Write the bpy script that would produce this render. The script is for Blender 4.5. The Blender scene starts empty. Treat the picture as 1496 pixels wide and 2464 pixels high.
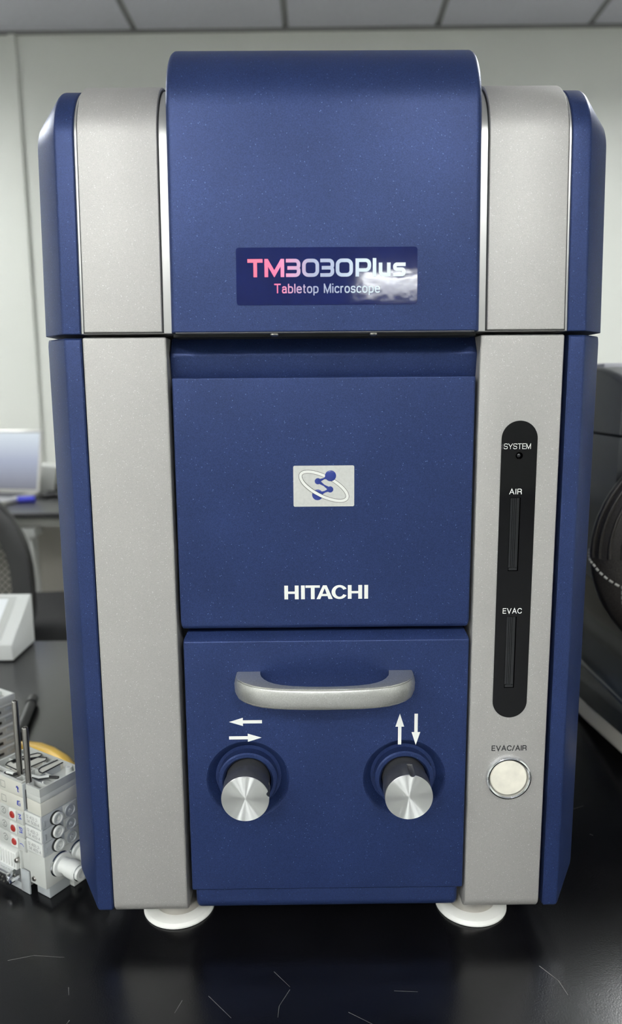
import bpy, bmesh, math, random
from mathutils import Vector, Matrix
random.seed(7)
S = bpy.context.scene
COL = S.collection
EYE = 1.104                      # camera height above the floor
R = math.radians

# ------------------------------------------------------------------ camera
cam_d = bpy.data.cameras.new('camera'); cam = bpy.data.objects.new('camera', cam_d); COL.objects.link(cam); S.camera = cam
pitch, roll, yaw = R(9.4), R(-0.436), R(0.403)
fw = Vector((math.sin(yaw)*math.cos(pitch), math.cos(yaw)*math.cos(pitch), -math.sin(pitch)))
rt0 = Vector((math.cos(yaw), -math.sin(yaw), 0)); up0 = rt0.cross(fw)
rt = rt0*math.cos(roll)+up0*math.sin(roll); up = up0*math.cos(roll)-rt0*math.sin(roll)
m = Matrix((rt, up, -fw)).transposed().to_4x4(); m.translation = Vector((0, -.432, EYE)); cam.matrix_world = m
cam_d.sensor_fit = 'VERTICAL'; cam_d.sensor_height = 36; cam_d.sensor_width = 24
cam_d.lens = 36*1800/2464; cam_d.clip_start = .01; cam_d.clip_end = 50
cam_d.dof.use_dof = True; cam_d.dof.focus_distance = .455; cam_d.dof.aperture_fstop = 7.5

# ------------------------------------------------------------------ world, exposure
w = bpy.data.worlds.new('world'); S.world = w; w.use_nodes = True
w.node_tree.nodes['Background'].inputs[0].default_value = (.8, .85, .9, 1); w.node_tree.nodes['Background'].inputs[1].default_value = .05
S.view_settings.view_transform = 'Standard'; S.view_settings.look = 'None'; S.view_settings.gamma = 1
S.view_settings.use_curve_mapping = False
S.view_settings.exposure = 0.0
LAMP = 61.0                      # radiance of the ceiling panels

# ------------------------------------------------------------------ materials
def sr(r, g, b):
    f = lambda c: (c/255/12.92) if c <= 10 else ((c/255+.055)/1.055)**2.4
    return (f(r), f(g), f(b), 1)
def mat(name, col, rough=.5, metal=0, spec=.5, coat=0, speck=None, var=0, vscale=40, bump=0, bscale=800, emit=None, estr=0, trans=0, aniso=0):
    M = bpy.data.materials.new(name); M.use_nodes = True; nt = M.node_tree; N = nt.nodes; L = nt.links
    b = N['Principled BSDF']; b.inputs['Base Color'].default_value = col; b.inputs['Roughness'].default_value = rough
    b.inputs['Metallic'].default_value = metal; b.inputs['Specular IOR Level'].default_value = spec; b.inputs['Coat Weight'].default_value = coat
    b.inputs['Coat Roughness'].default_value = .12; b.inputs['Transmission Weight'].default_value = trans
    tc = N.new('ShaderNodeTexCoord'); src = None
    if var or speck:
        cur = None
        no = N.new('ShaderNodeTexNoise'); no.inputs['Scale'].default_value = vscale; no.inputs['Detail'].default_value = 5
        L.new(tc.outputs['Object'], no.inputs['Vector'])
        mr = N.new('ShaderNodeMapRange'); mr.inputs[1].default_value = .3; mr.inputs[2].default_value = .7
        mr.inputs[3].default_value = 1-var; mr.inputs[4].default_value = 1+var; L.new(no.outputs['Fac'], mr.inputs[0])
        mx = N.new('ShaderNodeVectorMath'); mx.operation = 'SCALE'; mx.inputs[0].default_value = col[:3]; L.new(mr.outputs[0], mx.inputs['Scale'])
        cur = mx.outputs[0]
        if speck:                # (cell size, share of bright cells, bright colour, fine contrast)
            vo = N.new('ShaderNodeTexVoronoi'); vo.inputs['Scale'].default_value = 1/speck[0]; L.new(tc.outputs['Object'], vo.inputs['Vector'])
            sx = N.new('ShaderNodeSeparateColor'); L.new(vo.outputs['Color'], sx.inputs[0])
            m2 = N.new('ShaderNodeMapRange'); m2.inputs[3].default_value = 1-speck[3]; m2.inputs[4].default_value = 1+speck[3]; L.new(sx.outputs[0], m2.inputs[0])
            s2 = N.new('ShaderNodeVectorMath'); s2.operation = 'SCALE'; L.new(cur, s2.inputs[0]); L.new(m2.outputs[0], s2.inputs['Scale'])
            gt = N.new('ShaderNodeMath'); gt.operation = 'GREATER_THAN'; gt.inputs[1].default_value = 1-speck[1]; L.new(sx.outputs[1], gt.inputs[0])
            mm = N.new('ShaderNodeMix'); mm.data_type = 'RGBA'; L.new(gt.outputs[0], mm.inputs[0]); L.new(s2.outputs[0], mm.inputs[6]); mm.inputs[7].default_value = speck[2]
            cur = mm.outputs[2]
        L.new(cur, b.inputs['Base Color'])
    if bump:
        n2 = N.new('ShaderNodeTexNoise'); n2.inputs['Scale'].default_value = bscale; n2.inputs['Detail'].default_value = 2
        L.new(tc.outputs['Object'], n2.inputs['Vector'])
        bp = N.new('ShaderNodeBump'); bp.inputs['Strength'].default_value = bump; bp.inputs['Distance'].default_value = .0004
        L.new(n2.outputs['Fac'], bp.inputs['Height']); L.new(bp.outputs[0], b.inputs['Normal'])
    if aniso:
        b.inputs['Anisotropic'].default_value = aniso
        tg = N.new('ShaderNodeTangent'); tg.direction_type = 'RADIAL'; tg.axis = 'Y'; L.new(tg.outputs[0], b.inputs['Tangent']); b.inputs['Anisotropic Rotation'].default_value = .25
    if emit: b.inputs['Emission Color'].default_value = emit; b.inputs['Emission Strength'].default_value = estr
    return M
BLUE = mat('blue_metallic_paint', (.0215, .038, .119, 1), .39, .37, .30, speck=(.00036, .003, (.10, .15, .32, 1), .22), var=.08, vscale=25, bump=.16, bscale=2000)
SILV = mat('silver_paint', (.435, .422, .405, 1), .46, .45, .5, speck=(.00035, .01, (.60, .60, .59, 1), .07), var=.04, vscale=18, bump=.16, bscale=2600)
SILT = mat('silver_trim_paint', (.55, .545, .53, 1), .3, .7)
HAND = mat('handle_silver_paint', (.52, .52, .50, 1), .33, .75, speck=(.0004, .02, (.66, .66, .66, 1), .10), var=.04, bump=.22, bscale=2400)
BLK = mat('black_chassis', (.006, .006, .007, 1), .6)
GLB = mat('black_gloss_acrylic', (.003, .003, .004, 1), .06, spec=.28)
PIPE = mat('smoked_light_pipe', (.012, .013, .015, 1), .15, spec=.5)
WHT = mat('white_print', (.82, .82, .78, 1), .5)
DKP = mat('grey_print', (.03, .03, .032, 1), .6)
ALU = mat('spun_aluminium', (.86, .87, .86, 1), .37, 1, aniso=1.0)
ALS = mat('knurled_aluminium', (.13, .13, .135, 1), .34, .5, var=.1, vscale=300)
CHR = mat('chrome', (.75, .76, .78, 1), .12, 1)
STEEL = mat('steel', (.50, .48, .45, 1), .28, 1, var=.08, vscale=120)
CREAM = mat('cream_button', (.78, .74, .64, 1), .45, var=.10, vscale=120)
PAD = mat('white_nylon', (.80, .79, .75, 1), .4)
PLATE = mat('gloss_navy_sticker', (.010, .016, .085, 1), .05, spec=.36, var=.1, vscale=60, bump=.12, bscale=90)
EMBW = mat('emblem_pale_metal', (.60, .60, .57, 1), .45, .2, var=.05, vscale=600)
EMBB = mat('emblem_blue', (.016, .035, .22, 1), .25, coat=.3)
EMBR = mat('emblem_ring_white', (.80, .80, .76, 1), .4)
EMBK = mat('emblem_outline', (.08, .08, .07, 1), .5)
TBL = mat('black_laminate', (.0035, .0035, .0045, 1), .23, spec=.45, speck=(.0005, .003, (.010, .010, .011, 1), .2), var=.25, vscale=30, bump=.12, bscale=900)
SCR = mat('pale_scratch', (.13, .13, .125, 1), .6)
VALG = mat('light_grey_plastic', (.50, .51, .485, 1), .45, var=.03)
VALW = mat('warm_white_plastic', (.58, .57, .51, 1), .45, var=.03)
VALD = mat('mid_grey_plastic', (.36, .38, .39, 1), .4)
VALT = mat('white_plastic', (.68, .69, .665, 1), .35)
GRYL = mat('dull_grey_edge', (.10, .10, .11, 1), .5)
RED = mat('red_button', (.30, .022, .018, 1), .45)
FAINT = mat('faint_grey_print', (.25, .25, .25, 1), .6)
SYM = mat('symbol_print', (.16, .16, .16, 1), .6)
INK = mat('blue_ink', (.02, .04, .38, 1), .5)
RUB = mat('black_rubber', (.01, .01, .011, 1), .45)
YEL = mat('yellow_grip', (.72, .44, .05, 1), .45, var=.05)
WALL = mat('painted_wall', (.76, .77, .725, 1), .42, var=.015, vscale=3)
CEIL = mat('ceiling_tile', (.56, .56, .62, 1), .85, var=.05, vscale=120)
CEILG = mat('ceiling_grid_metal', (.22, .22, .22, 1), .5)
FLR = mat('grey_vinyl_floor', (.20, .20, .195, 1), .35, var=.08, vscale=8)
LITE = mat('light_diffuser', (.9, .9, .9, 1), .5, emit=(.97, 1, .985, 1), estr=LAMP)
LFRM = mat('lamp_frame', (.7, .7, .7, 1), .4)

# ------------------------------------------------------------------ helpers (coordinates: x right, y away, z relative to the eye)
def finish(name, bm, M, parent=None, smooth=35, label=None):
    me = bpy.data.meshes.new(name); bmesh.ops.recalc_face_normals(bm, faces=bm.faces[:])
    for v in bm.verts: v.co.z += EYE
    bm.to_mesh(me); bm.free()
    return link(name, me, M, parent, smooth, label)
def link(name, me, M, parent=None, smooth=35, label=None):
    if M is not None and not me.materials: me.materials.append(M)
    if smooth:
        me.polygons.foreach_set('use_smooth', [True]*len(me.polygons)); me.set_sharp_from_angle(angle=R(smooth))
    o = bpy.data.objects.new(name, me); COL.objects.link(o)
    if parent is not None:
        o.parent = parent
        if parent.type == 'EMPTY': o.location = -parent.location
    if label: o['label'] = label
    return o
def thing(name, label, cat, loc, group=None):
    o = bpy.data.objects.new(name, None); COL.objects.link(o); o.location = (loc[0], loc[1], loc[2]+EYE); o.empty_display_size = .05
    o['label'] = label; o['category'] = cat
    if group: o['group'] = group
    return o
def tag(o, label, cat, group=None):
    o['label'] = label; o['category'] = cat
    if group: o['group'] = group
    return o
def box(bm, x0, x1, y0, y1, z0, z1, T=None):
    v = [bm.verts.new((x, y, z)) for x in (x0, x1) for y in (y0, y1) for z in (z0, z1)]
    for f in ((0,1,3,2),(4,6,7,5),(0,4,5,1),(2,3,7,6),(0,2,6,4),(1,5,7,3)): bm.faces.new([v[i] for i in f])
    if T: 
        for q in v: q.co = T @ q.co
    return v
def bevel(bm, w, seg=3, faces=None, angle=30):
    bm.normal_update()
    es = [e for e in bm.edges if len(e.link_faces) == 2 and e.calc_face_angle(0) > R(angle)]
    bmesh.ops.bevel(bm, geom=es, offset=w, segments=seg, affect='EDGES', profile=.5, clamp_overlap=True)
def bbox(name, M, parent, x0, x1, y0, y1, z0, z1, bev=.001, seg=3, T=None, label=None):
    bm = bmesh.new(); box(bm, x0, x1, y0, y1, z0, z1)
    if bev: bevel(bm, bev, seg)
    if T: bmesh.ops.transform(bm, matrix=T, verts=bm.verts[:])
    return finish(name, bm, M, parent, label=label)
def fillet(pts, n=6, closed=True):
    """pts: (a, b, radius) -> smooth polyline"""
    out = []; k = len(pts)
    for i, p in enumerate(pts):
        P = Vector(p[:2]); r = p[2] if len(p) > 2 else 0
        if r <= 0 or (not closed and i in (0, k-1)): out.append(P); continue
        A = (Vector(pts[i-1][:2])-P).normalized(); B = (Vector(pts[(i+1) % k][:2])-P).normalized()
        ang = A.angle(B); d = r/math.tan(ang/2); cen = P+(A+B).normalized()*(r/math.sin(ang/2))
        a0 = P+A*d-cen; a1 = P+B*d-cen; tot = a0.angle(a1); s = 1 if a0.x*a1.y-a0.y*a1.x > 0 else -1
        for j in range(n+1):
            t = s*tot*j/n; c_, s_ = math.cos(t), math.sin(t)
            out.append(cen+Vector((a0.x*c_-a0.y*s_, a0.x*s_+a0.y*c_)))
    return out
def offset_poly(P, d):
    """inward offset for a closed polyline, ccw positive area"""
    n = len(P); out = []
    ar = sum(P[i].x*P[(i+1) % n].y-P[(i+1) % n].x*P[i].y for i in range(n)); sg = 1 if ar > 0 else -1
    for i in range(n):
        a, b, c = P[i-1], P[i], P[(i+1) % n]
        e0 = (b-a).normalized(); e1 = (c-b).normalized()
        n0 = Vector((-e0.y, e0.x))*sg; n1 = Vector((-e1.y, e1.x))*sg
        mv = n0+n1; L = mv.length
        mv = mv/L if L > 1e-6 else n0
        out.append(b+mv*(d/max(.25, mv.dot(n0))))
    return out
def gen(pts, n=6):
    """inset-able profile: corner points (y, z, radius) -> function(inset) -> polyline"""
    def f(ins):
        P = offset_poly([Vector(p[:2]) for p in pts], ins) if ins else [Vector(p[:2]) for p in pts]
        return fillet([(a.x, a.y, max(p[2]-ins, .00005)) for a, p in zip(P, pts)], n)
    return f
def sweep(name, M, parent, prof, stations, label=None, smooth=30):
    """profile function swept along x; stations = (x, inward offset)"""
    bm = bmesh.new(); rings = []
    for x, ins in stations:
        P = prof(ins)
        rings.append([bm.verts.new((x, p.x, p.y)) for p in P])
    n = len(rings[0])
    for a, b in zip(rings, rings[1:]):
        for i in range(n): bm.faces.new((a[i], a[(i+1) % n], b[(i+1) % n], b[i]))
    bm.faces.new(rings[0]); bm.faces.new(rings[-1][::-1])
    return finish(name, bm, M, parent, smooth, label)
def rnd(x0, x1, r, n=4):
    """stations with rounded side edges"""
    s = [(x0+r*(1-math.sin(R(90*i/n))), r*(1-math.cos(R(90*i/n)))) for i in range(n, -1, -1)]
    a = [(x0+r*(1-math.cos(R(90*i/n))), r*(1-math.sin(R(90*i/n)))) for i in range(n+1)]
    b = [(x1-r*(1-math.cos(R(90*i/n))), r*(1-math.sin(R(90*i/n)))) for i in range(n, -1, -1)]
    return a+b
def prism_y(name, M, parent, pts, y0, y1, bev=0, label=None, T=None):
    """(x,z) polygon extruded in y"""
    bm = bmesh.new(); a = [bm.verts.new((p[0], y0, p[1])) for p in pts]; b = [bm.verts.new((p[0], y1, p[1])) for p in pts]; n = len(pts)
    bm.faces.new(a); bm.faces.new(b[::-1])
    for i in range(n): bm.faces.new((a[i], b[i], b[(i+1) % n], a[(i+1) % n]))
    if bev: bevel(bm, bev, 2)
    if T: bmesh.ops.transform(bm, matrix=T, verts=bm.verts[:])
    return finish(name, bm, M, parent, label=label)
def lathe(bm, prof, c, axis='y', n=48, closed=False):
    """prof: (radius, offset along axis)"""
    rings = []
    for r, h in prof:
        if r < 1e-7: 
            p = {'y': (0, h, 0), 'z': (0, 0, h), 'x': (h, 0, 0)}[axis]; rings.append([bm.verts.new(Vector(c)+Vector(p))]); continue
        ring = []
        for i in range(n):
            a = 2*math.pi*i/n; ca, sa = r*math.cos(a), r*math.sin(a)
            p = {'y': (ca, h, sa), 'z': (ca, sa, h), 'x': (h, ca, sa)}[axis]; ring.append(bm.verts.new(Vector(c)+Vector(p)))
        rings.append(ring)
    for A, B in zip(rings, rings[1:]):
        if len(A) == 1 and len(B) == 1: continue
        for i in range(n):
            j = (i+1) % n
            if len(A) == 1: bm.faces.new((A[0], B[i], B[j]))
            elif len(B) == 1: bm.faces.new((A[i], A[j], B[0]))
            else: bm.faces.new((A[i], A[j], B[j], B[i]))
    return rings
def lathed(name, M, parent, prof, c, axis='y', n=48, smooth=30, label=None, T=None):
    bm = bmesh.new(); lathe(bm, prof, c, axis, n)
    if T: bmesh.ops.transform(bm, matrix=T, verts=bm.verts[:])
    return finish(name, bm, M, parent, smooth, label)
def tube(bm, pts, r, n=8, flat=None):
    pts = [Vector(p) for p in pts]; rings = []; prev = None
    for i, p in enumerate(pts):
        t = (pts[min(i+1, len(pts)-1)]-pts[max(i-1, 0)]).normalized()
        if prev is None: a = t.orthogonal().normalized()
        else: a = (prev-t*prev.dot(t)).normalized()
        prev = a; b = t.cross(a); rr = r[i] if isinstance(r, (list, tuple)) else r
        rings.append([bm.verts.new(p+(a*math.cos(2*math.pi*k/n)+b*math.sin(2*math.pi*k/n))*rr) for k in range(n)])
    for A, B in zip(rings, rings[1:]):
        for k in range(n): bm.faces.new((A[k], A[(k+1) % n], B[(k+1) % n], B[k]))
    bm.faces.new(rings[0][::-1]); bm.faces.new(rings[-1])
def tubed(name, M, parent, pts, r, n=8, label=None):
    bm = bmesh.new(); tube(bm, pts, r, n); return finish(name, bm, M, parent, 50, label)
def cut(o, bmcut):
    """boolean difference baked into o's mesh"""
    me = bpy.data.meshes.new('c'); bmesh.ops.recalc_face_normals(bmcut, faces=bmcut.faces[:])
    for v in bmcut.verts: v.co.z += EYE
    bmcut.to_mesh(me); bmcut.free(); c = bpy.data.objects.new('c', me); COL.objects.link(c)
    md = o.modifiers.new('b', 'BOOLEAN'); md.operation = 'DIFFERENCE'; md.solver = 'EXACT'; md.object = c
    c.location = (0, 0, 0)
    bpy.context.view_layer.update()
    dg = bpy.context.evaluated_depsgraph_get(); nm = bpy.data.meshes.new_from_object(o.evaluated_get(dg))
    o.modifiers.clear(); old = o.data; o.data = nm; nm.name = old.name
    bpy.data.objects.remove(c); bpy.data.meshes.remove(me)
    nm.polygons.foreach_set('use_smooth', [True]*len(nm.polygons)); nm.set_sharp_from_angle(angle=R(25))

# flat lettering: list of polygons in (x, z) laid on a surface y = Y(z)
def flatpolys(name, M, parent, polys, Y, th=.00008, label=None, holes=True):
    bm = bmesh.new(); Yf = Y if callable(Y) else (lambda z: Y)
    for k_, P in enumerate(polys):      # overlapping strokes lie a hair apart
        a = [bm.verts.new((x, Yf(z)-th-(k_ % 14)*2.5e-6, z)) for x, z in P]
        if len(a) > 2:
            try: bm.faces.new(a)
            except ValueError: pass
    bm.normal_update(); bmesh.ops.triangulate(bm, faces=bm.faces[:])
    for f in bm.faces:
        f.normal_update()
        if f.normal.y > 0: f.normal_flip()
    me = bpy.data.meshes.new(name)
    for v in bm.verts: v.co.z += EYE
    bm.to_mesh(me); bm.free(); return link(name, me, M, parent, 0, label)
def ribbon(pts, w, closed=False):
    """stroke outline as quads"""
    P = [Vector(p) for p in pts]; n = len(P); L = []; Q = []
    for i in range(n):
        if closed: a, c = P[i-1], P[(i+1) % n]
        else: a, c = P[max(i-1, 0)], P[min(i+1, n-1)]
        e0 = (P[i]-a); e1 = (c-P[i])
        if e0.length < 1e-9: e0 = e1
        if e1.length < 1e-9: e1 = e0
        e0 = e0.normalized(); e1 = e1.normalized(); n0 = Vector((-e0.y, e0.x)); n1 = Vector((-e1.y, e1.x)); mv = (n0+n1).normalized()
        k = w/2/max(.35, mv.dot(n0)); L.append(P[i]+mv*k); Q.append(P[i]-mv*k)
    out = []
    for i in range(n if closed else n-1):
        j = (i+1) % n; out.append([tuple(L[i]), tuple(L[j]), tuple(Q[j]), tuple(Q[i])])
    return out
def scaled(polys, x0, x1, z0, z1, src=None):
    xs = [p[0] for P in polys for p in P]; zs = [p[1] for P in polys for p in P]
    a0, a1, b0, b1 = src or (min(xs), max(xs), min(zs), max(zs))
    return [[(x0+(x-a0)/(a1-a0)*(x1-x0), z0+(z-b0)/(b1-b0)*(z1-z0)) for x, z in P] for P in polys]
GL = {  # glyph: advance, strokes of (x, y[, corner radius]); cap height 1
 'T': (.80, [[(0, .95), (.80, .95)], [(.40, .95), (.40, 0)]]), 'I': (.12, [[(.06, 0), (.06, 1)]]), 'l': (.12, [[(.06, 0), (.06, 1)]]),
 'M': (.86, [[(.06, 0), (.06, 1)], [(.80, 0), (.80, 1)], [(.06, .93), (.43, .06), (.80, .93)]]),
 'E': (.66, [[(.06, 0), (.06, 1)], [(.06, .95), (.66, .95)], [(.06, .51), (.62, .51)], [(.06, .05), (.66, .05)]]),
 'Y': (.84, [[(.03, 1), (.42, .42), (.81, 1)], [(.42, .45), (.42, 0)]]), 'V': (.84, [[(.04, 1), (.42, .04), (.80, 1)]]),
 'A': (.86, [[(.04, 0), (.43, .96), (.82, 0)], [(.17, .34), (.69, .34)]]), '/': (.42, [[(.02, -.02), (.40, 1.02)]]),
 'S': (.74, [[(.70, .76), (.70, .95, .17), (.05, .95, .22), (.05, .53, .22), (.70, .47, .22), (.70, .05, .22), (.04, .05, .22), (.04, .28)]]),
 'C': (.80, [[(.75, .68), (.75, .95, .24), (.05, .95, .40), (.05, .05, .40), (.75, .05, .24), (.75, .32)]]),
 'R': (.78, [[(.06, 0), (.06, 1)], [(.06, .95), (.68, .95, .22), (.68, .47, .22), (.06, .47)], [(.52, .47), (.66, .40, .1), (.70, 0)]]),
 'i': (.12, [[(.06, 0), (.06, .72)], [(.06, .87), (.06, 1)]]),
 'r': (.36, [[(.06, 0), (.06, .72)], [(.06, .45), (.10, .67, .15), (.36, .67)]]),
 'o': (.60, [[(.05, .36), (.05, .67, .22), (.55, .67, .22), (.55, .05, .22), (.05, .05, .22), (.05, .36)]]),
 'c': (.54, [[(.50, .52), (.50, .67, .14), (.05, .67, .22), (.05, .05, .22), (.50, .05, .14), (.50, .20)]]),
 'e': (.60, [[(.08, .38), (.55, .38), (.55, .67, .22), (.05, .67, .22), (.05, .05, .22), (.53, .05, .12), (.53, .18)]]),
 'a': (.56, [[(.07, .52), (.07, .67, .13), (.48, .67, .16), (.48, .10, .04), (.56, .03)], [(.48, .42), (.05, .40, .14), (.05, .05, .14), (.40, .05, .16), (.48, .2)]]),
 'b': (.60, [[(.06, 0), (.06, 1)], [(.06, .62), (.12, .67, .06), (.55, .67, .22), (.55, .05, .22), (.12, .05, .06), (.06, .12)]]),
 'p': (.60, [[(.06, -.26), (.06, .72)], [(.06, .62), (.12, .67, .06), (.55, .67, .22), (.55, .05, .22), (.12, .05, .06), (.06, .12)]]),
 't': (.34, [[(.14, .92), (.14, .05, .12), (.34, .05)], [(0, .67), (.32, .67)]]),
 's': (.52, [[(.48, .52), (.48, .67, .13), (.05, .67, .14), (.05, .38, .14), (.48, .34, .14), (.48, .05, .14), (.03, .05, .14), (.03, .20)]]),
 '0': (.6, [[(.05, .5), (.05, .95, .25), (.55, .95, .25), (.55, .05, .25), (.05, .05, .25), (.05, .5)]]),
 '1': (.3, [[(0, .8), (.2, .95), (.2, 0)]]), '2': (.6, [[(.04, .7), (.04, .95, .22), (.56, .95, .22), (.56, .55, .2), (.04, .05), (.6, .05)]]),
 '4': (.6, [[(.45, 0), (.45, .95), (.03, .3), (.6, .3)]]), '3': (.6, [[(.04, .95), (.55, .95, .2), (.55, .5, .2), (.2, .5)], [(.2, .5), (.55, .5, .2), (.55, .05, .2), (.04, .05)]]),
 '5': (.6, [[(.55, .95), (.08, .95), (.08, .5), (.55, .5, .2), (.55, .05, .2), (.04, .05)]]), '-': (.35, [[(0, .42), (.32, .42)]]),
 '(': (.25, [[(.25, 1.05), (.05, .7, .3), (.05, .2, .3), (.25, -.1)]]), ')': (.25, [[(0, 1.05), (.2, .7, .3), (.2, .2, .3), (0, -.1)]]), ' ': (.35, [])}
def glyphs(txt, wt=.115, gap=.17):
    out = []; x = 0
    for ch in txt:
        adv, S_ = GL[ch]
        for st_ in S_:
            P = fillet([(x+p[0], p[1], (p[2] if len(p) > 2 else 0)) for p in st_], 5, closed=False); out += ribbon([tuple(p) for p in P], wt)
        x += adv+gap
    return out
def text(name, txt, M, parent, x0, x1, z0, z1, Y, wt=.115, label=None, gap=.17):
    """z0..z1 = base line to cap height"""
    P = glyphs(txt, wt, gap); xs = [p[0] for Q in P for p in Q]
    return flatpolys(name, M, parent, scaled(P, x0, x1, z0, z1, (min(xs), max(xs), 0, 1)), Y, label=label)
def rrect(x0, x1, z0, z1, r, n=6):
    return [tuple(p) for p in fillet([(x0, z0, r), (x1, z0, r), (x1, z1, r), (x0, z1, r)], n)]

TABZ = -.354                     # table top, relative to the eye
# ================================================================== room (turned 1 degree against the bench)
ROT = Matrix.Translation((0, -.432, 0)) @ Matrix.Rotation(R(-1.0), 4, 'Z')       # origin = below the camera
CZ = 1.41                        # ceiling above the eye
BW = 3.24                        # back wall distance
X0, X1, Y0, FZ = -3.119, 3.481, -6.96, -EYE
def struct(name, bm, M, parent=None):
    bmesh.ops.transform(bm, matrix=ROT, verts=bm.verts[:]); o = finish(name, bm, M, parent, 0)
    if parent is None: o['kind'] = 'structure'
    return o
def sbox(name, M, x0, x1, y0, y1, z0, z1, parent=None):
    bm = bmesh.new(); box(bm, x0, x1, y0, y1, z0, z1); return struct(name, bm, M, parent)
sbox('floor', FLR, X0-.1, X1+.1, Y0-.1, BW+.1, FZ-.1, FZ)
bm = bmesh.new(); box(bm, X0-.1, X1+.1, Y0-.1, BW+.1, CZ+.16, CZ+.2)
for k in range(-6, 7): box(bm, .181+.6*k+.285, .181+.6*k+.315, Y0-.1, BW+.1, CZ-.0005, CZ+.012)
for j in range(-1, 18): box(bm, X0-.1, X1+.1, BW-.6*(j+1)-.015, BW-.6*(j+1)+.015, CZ, CZ+.011)
ceil = struct('ceiling', bm, CEILG)
wb = sbox('wall_back', WALL, X0-.1, X1+.1, BW, BW+.1, FZ, CZ+.16)
sbox('wall_left', WALL, X0-.1, X0, Y0-.1, BW, FZ, CZ+.16)
sbox('wall_right', WALL, X1, X1+.1, Y0-.1, BW, FZ, CZ+.16)
sbox('wall_front', WALL, X0-.1, X1+.1, Y0-.1, Y0, FZ, CZ+.16)
sbox('trim_1', CEILG, X0, X1, BW-.02, BW, CZ-.014, CZ+.16)
sbox('trim_2', WALL, -1.225, -1.195, BW-.012, BW, FZ, CZ-.014)
sbox('baseboard_back', CEILG, X0, X1, BW-.012, BW, FZ, FZ+.09)
lamps = {(-4, 1), (2, 2), (-4, 7), (1, 8), (-1, 10), (1, 13), (-4, 13), (-4, 10), (4, 9), (-2, 8)}  # last three panels are added, out of view, to brighten the microscope front
LAMPS = {(-4, 1): 'square ceiling light panel nearest the back wall, left of the microscope', (2, 2): 'square ceiling light panel nearest the back wall, right of the microscope',
 (-4, 7): 'square ceiling light panel left of the bench end', (1, 8): 'square ceiling light panel behind the bench, right of its middle', (-1, 10): 'square ceiling light panel behind the bench, left of its middle',
 (-4, 10): 'added square fill light panel in the ceiling at the left wall, in the middle of the room', (4, 9): 'added square fill light panel in the ceiling behind the bench at the right wall', (-2, 8): 'added square fill light panel in the ceiling behind the left part of the bench',
 (1, 13): 'square ceiling light panel far behind the bench, on the right', (-4, 13): 'square ceiling light panel far behind the bench, on the left'}
tile_me = None
for k in range(-5, 6):
    for j in range(17):
        cx = .181+.6*(k-0)+(-.6*0); cy = BW-.3-.6*j
        if (k, j) in lamps:
            L = thing('ceiling_light', LAMPS[(k, j)], 'ceiling light', (0, 0, 0), 'square light panels in the ceiling'); L.location = ROT @ Vector((cx, cy, CZ+EYE))
            bm = bmesh.new(); ring = [[bm.verts.new((cx+sx_*d, cy+sy_*d, z)) for sx_, sy_ in ((-1, -1), (1, -1), (1, 1), (-1, 1))] for d, z in ((.296, CZ-.003), (.280, CZ-.003), (.270, CZ+.115), (.29, CZ+.115))]
            for q_ in range(4):
                for i_ in range(4): bm.faces.new((ring[q_][i_], ring[q_][(i_+1) % 4], ring[(q_+1) % 4][(i_+1) % 4], ring[(q_+1) % 4][i_]))
            bmesh.ops.transform(bm, matrix=ROT, verts=bm.verts[:]); finish('frame', bm, LFRM, L, 0)
            bm = bmesh.new(); box(bm, cx-.272, cx+.272, cy-.272, cy+.272, CZ+.112, CZ+.12); bmesh.ops.transform(bm, matrix=ROT, verts=bm.verts[:]); finish('diffuser', bm, LITE, L, 0)
            continue
        if tile_me is None:
            bm = bmesh.new(); box(bm, -.288, .288, -.288, .288, -.006, .006); bevel(bm, .002, 1)
            tile_me = bpy.data.meshes.new('ceiling_tile'); bm.to_mesh(tile_me); bm.free(); tile_me.materials.append(CEIL)
        o = bpy.data.objects.new('ceiling_tile', tile_me); COL.objects.link(o); o.parent = ceil
        o.matrix_local = Matrix.Translation((0, 0, EYE)) @ ROT @ Matrix.Translation((cx, cy, CZ))

# ================================================================== black bench
t = thing('lab_bench', 'black laminate bench top with scratches carrying the blue microscope', 'table', (0, .2, -EYE))
o = bbox('bench_top', TBL, t, -1.1, 1.25, -.2, .598, TABZ-.03, TABZ, .0015)
for x in (-1.05, 1.15):
    for y in (-.15, .5):
        bbox('leg', SILT, t, x, x+.05, y, y+.05, -EYE, TABZ-.03, .002)
for i, P in enumerate([[(-.190,-.012),(-.175,-.008),(-.155,-.010)], [(-.145,-.034),(-.143,-.040)], [(.142,-.022),(.150,-.034),(.152,-.045)], [(-.022,-.024),(-.012,-.036)],
      [(-.012,-.038),(-.018,-.05),(-.0185,-.058)], [(-.075,-.045),(-.078,-.054)], [(-.137,-.058),(-.139,-.064)], [(.022,-.055),(.036,-.064)], [(-.06,-.042),(-.045,-.058)], [(.05,-.04),(.064,-.041)],
      [(.183,.13),(.2,.14),(.235,.156)], [(.255,.09),(.253,.1)], [(.225,.115),(.227,.113)], [(-.235,-.035),(-.24,-.03)]]):
    bm = bmesh.new(); n = len(P); th = .0004 if i != 2 else .0006
    for a, b in zip(P, P[1:]):
        a3, b3 = Vector((*a, TABZ+.00003)), Vector((*b, TABZ+.00003)); d = (b3-a3).normalized(); s = Vector((-d.y, d.x, 0))*th/2
        v = [bm.verts.new(q) for q in (a3-s, b3-s*.6, b3+s*.6, a3+s)]; f = bm.faces.new(v)
    me = bpy.data.meshes.new('scratch')
    for v in bm.verts: v.co.z += EYE
    bm.to_mesh(me); bm.free(); link('scratch', me, SCR, t, 0)

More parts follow.
